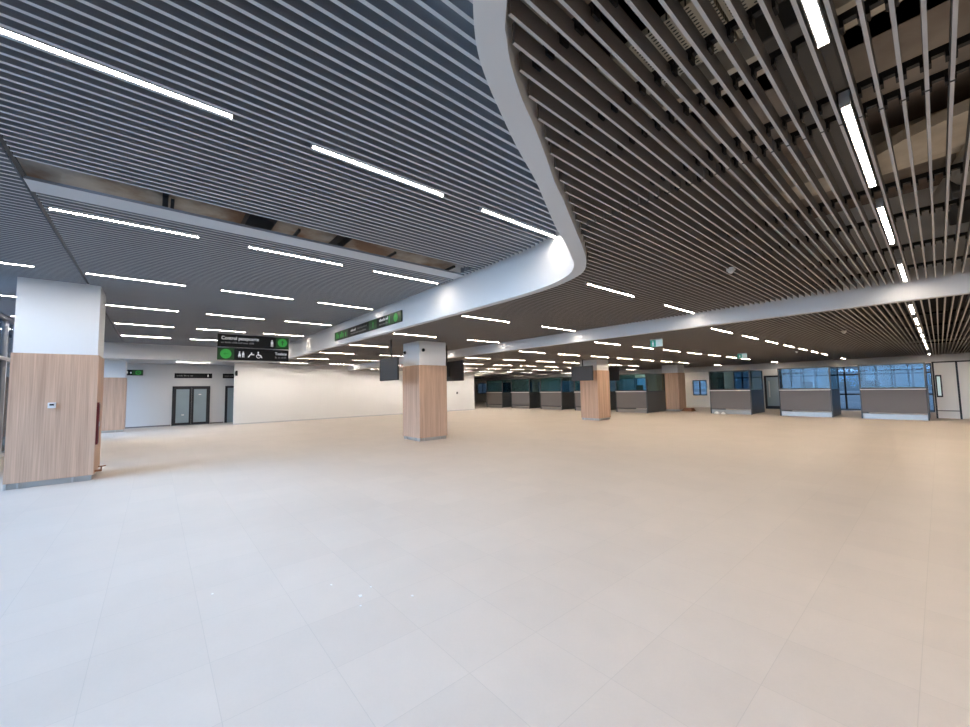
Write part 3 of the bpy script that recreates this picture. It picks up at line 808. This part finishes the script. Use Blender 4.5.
# ------------------------------------------------------------------ added unseen lamps: row right of the view, upward fill in the ceiling void
def area(x, y, z, sx, sy, e, col, up=False):
    l = bpy.data.lights.new('added_area_lamp', 'AREA'); l.shape = 'RECTANGLE'; l.size = sx; l.size_y = sy; l.energy = e; l.color = col
    o = bpy.data.objects.new('added_area_lamp', l); COL.objects.link(o); o.location = (x, y, z)
    if up: o.rotation_euler = (pi, 0, 0)
for y in Y3: area(3.1, y+.75, Z3-.01, .06, 1.5, 24, (1, .84, .67))  # unseen continuation of the light rows, added to brighten the right end
for y in (1.6, 3.9, 6.1, 8.5): area(3.1, y+.3, Z2-.01, .06, 1.5, 24, (1, .84, .67))
area(.6, 5.2, 3.75, 3.5, 7.0, 14, (1, .86, .70), True)  # added to brighten the concrete above the middle slats
area(-6.9, 1.8, 4.25, .5, 5.5, 1.6, (1, .93, .84), True)  # added to brighten the slab above the missing slats
# ------------------------------------------------------------------ world, camera
w = bpy.data.worlds.new('sky'); SC.world = w; w.use_nodes = True
t = w.node_tree; t.nodes.clear()
N = t.nodes.new; L = t.links.new
out = N('ShaderNodeOutputWorld'); bg = N('ShaderNodeBackground')
tc = N('ShaderNodeTexCoord'); sp = N('ShaderNodeSeparateXYZ'); L(tc.outputs['Generated'], sp.inputs[0])
rp = N('ShaderNodeValToRGB'); L(sp.outputs[2], rp.inputs[0])
rp.color_ramp.elements[0].position = .0; rp.color_ramp.elements[0].color = (.60, .77, 1, 1)
rp.color_ramp.elements[1].position = .55; rp.color_ramp.elements[1].color = (.50, .69, 1, 1)
L(rp.outputs[0], bg.inputs[0])
mr = N('ShaderNodeMapRange'); L(sp.outputs[1], mr.inputs[0])
mr.inputs[1].default_value = -.7; mr.inputs[2].default_value = .5; mr.inputs[3].default_value = 18; mr.inputs[4].default_value = .36
L(mr.outputs[0], bg.inputs[1])
L(bg.outputs[0], out.inputs[0])

F_PX = 386.59; yaw, pitch, roll = radians(-49.543), radians(3.7538), radians(-1.0453)
fw = Vector((sin(yaw)*cos(pitch), cos(yaw)*cos(pitch), sin(pitch)))
rt = fw.cross(Vector((0, 0, 1))).normalized(); up = rt.cross(fw)
r2 = rt*cos(roll)+up*sin(roll); u2 = -rt*sin(roll)+up*cos(roll)
cd = bpy.data.cameras.new('camera'); co = bpy.data.objects.new('camera', cd); COL.objects.link(co)
mw = Matrix.Identity(4)
for i in range(3): mw[i][0] = r2[i]; mw[i][1] = u2[i]; mw[i][2] = -fw[i]
mw[0][3], mw[1][3], mw[2][3] = 0, 0, 1.74
co.matrix_world = mw
cd.sensor_fit = 'HORIZONTAL'; cd.sensor_width = 36; cd.lens = F_PX/970*36; cd.clip_start = .05; cd.clip_end = 500
SC.camera = co
SC.view_settings.view_transform = 'Standard'; SC.view_settings.look = 'None'; SC.view_settings.exposure = 0; SC.view_settings.gamma = 1
SC.cycles.use_denoising = True; SC.cycles.max_bounces = 10; SC.cycles.diffuse_bounces = 5; SC.cycles.transparent_max_bounces = 16
SC.cycles.caustics_reflective = False; SC.cycles.caustics_refractive = False; SC.cycles.sample_clamp_indirect = 4
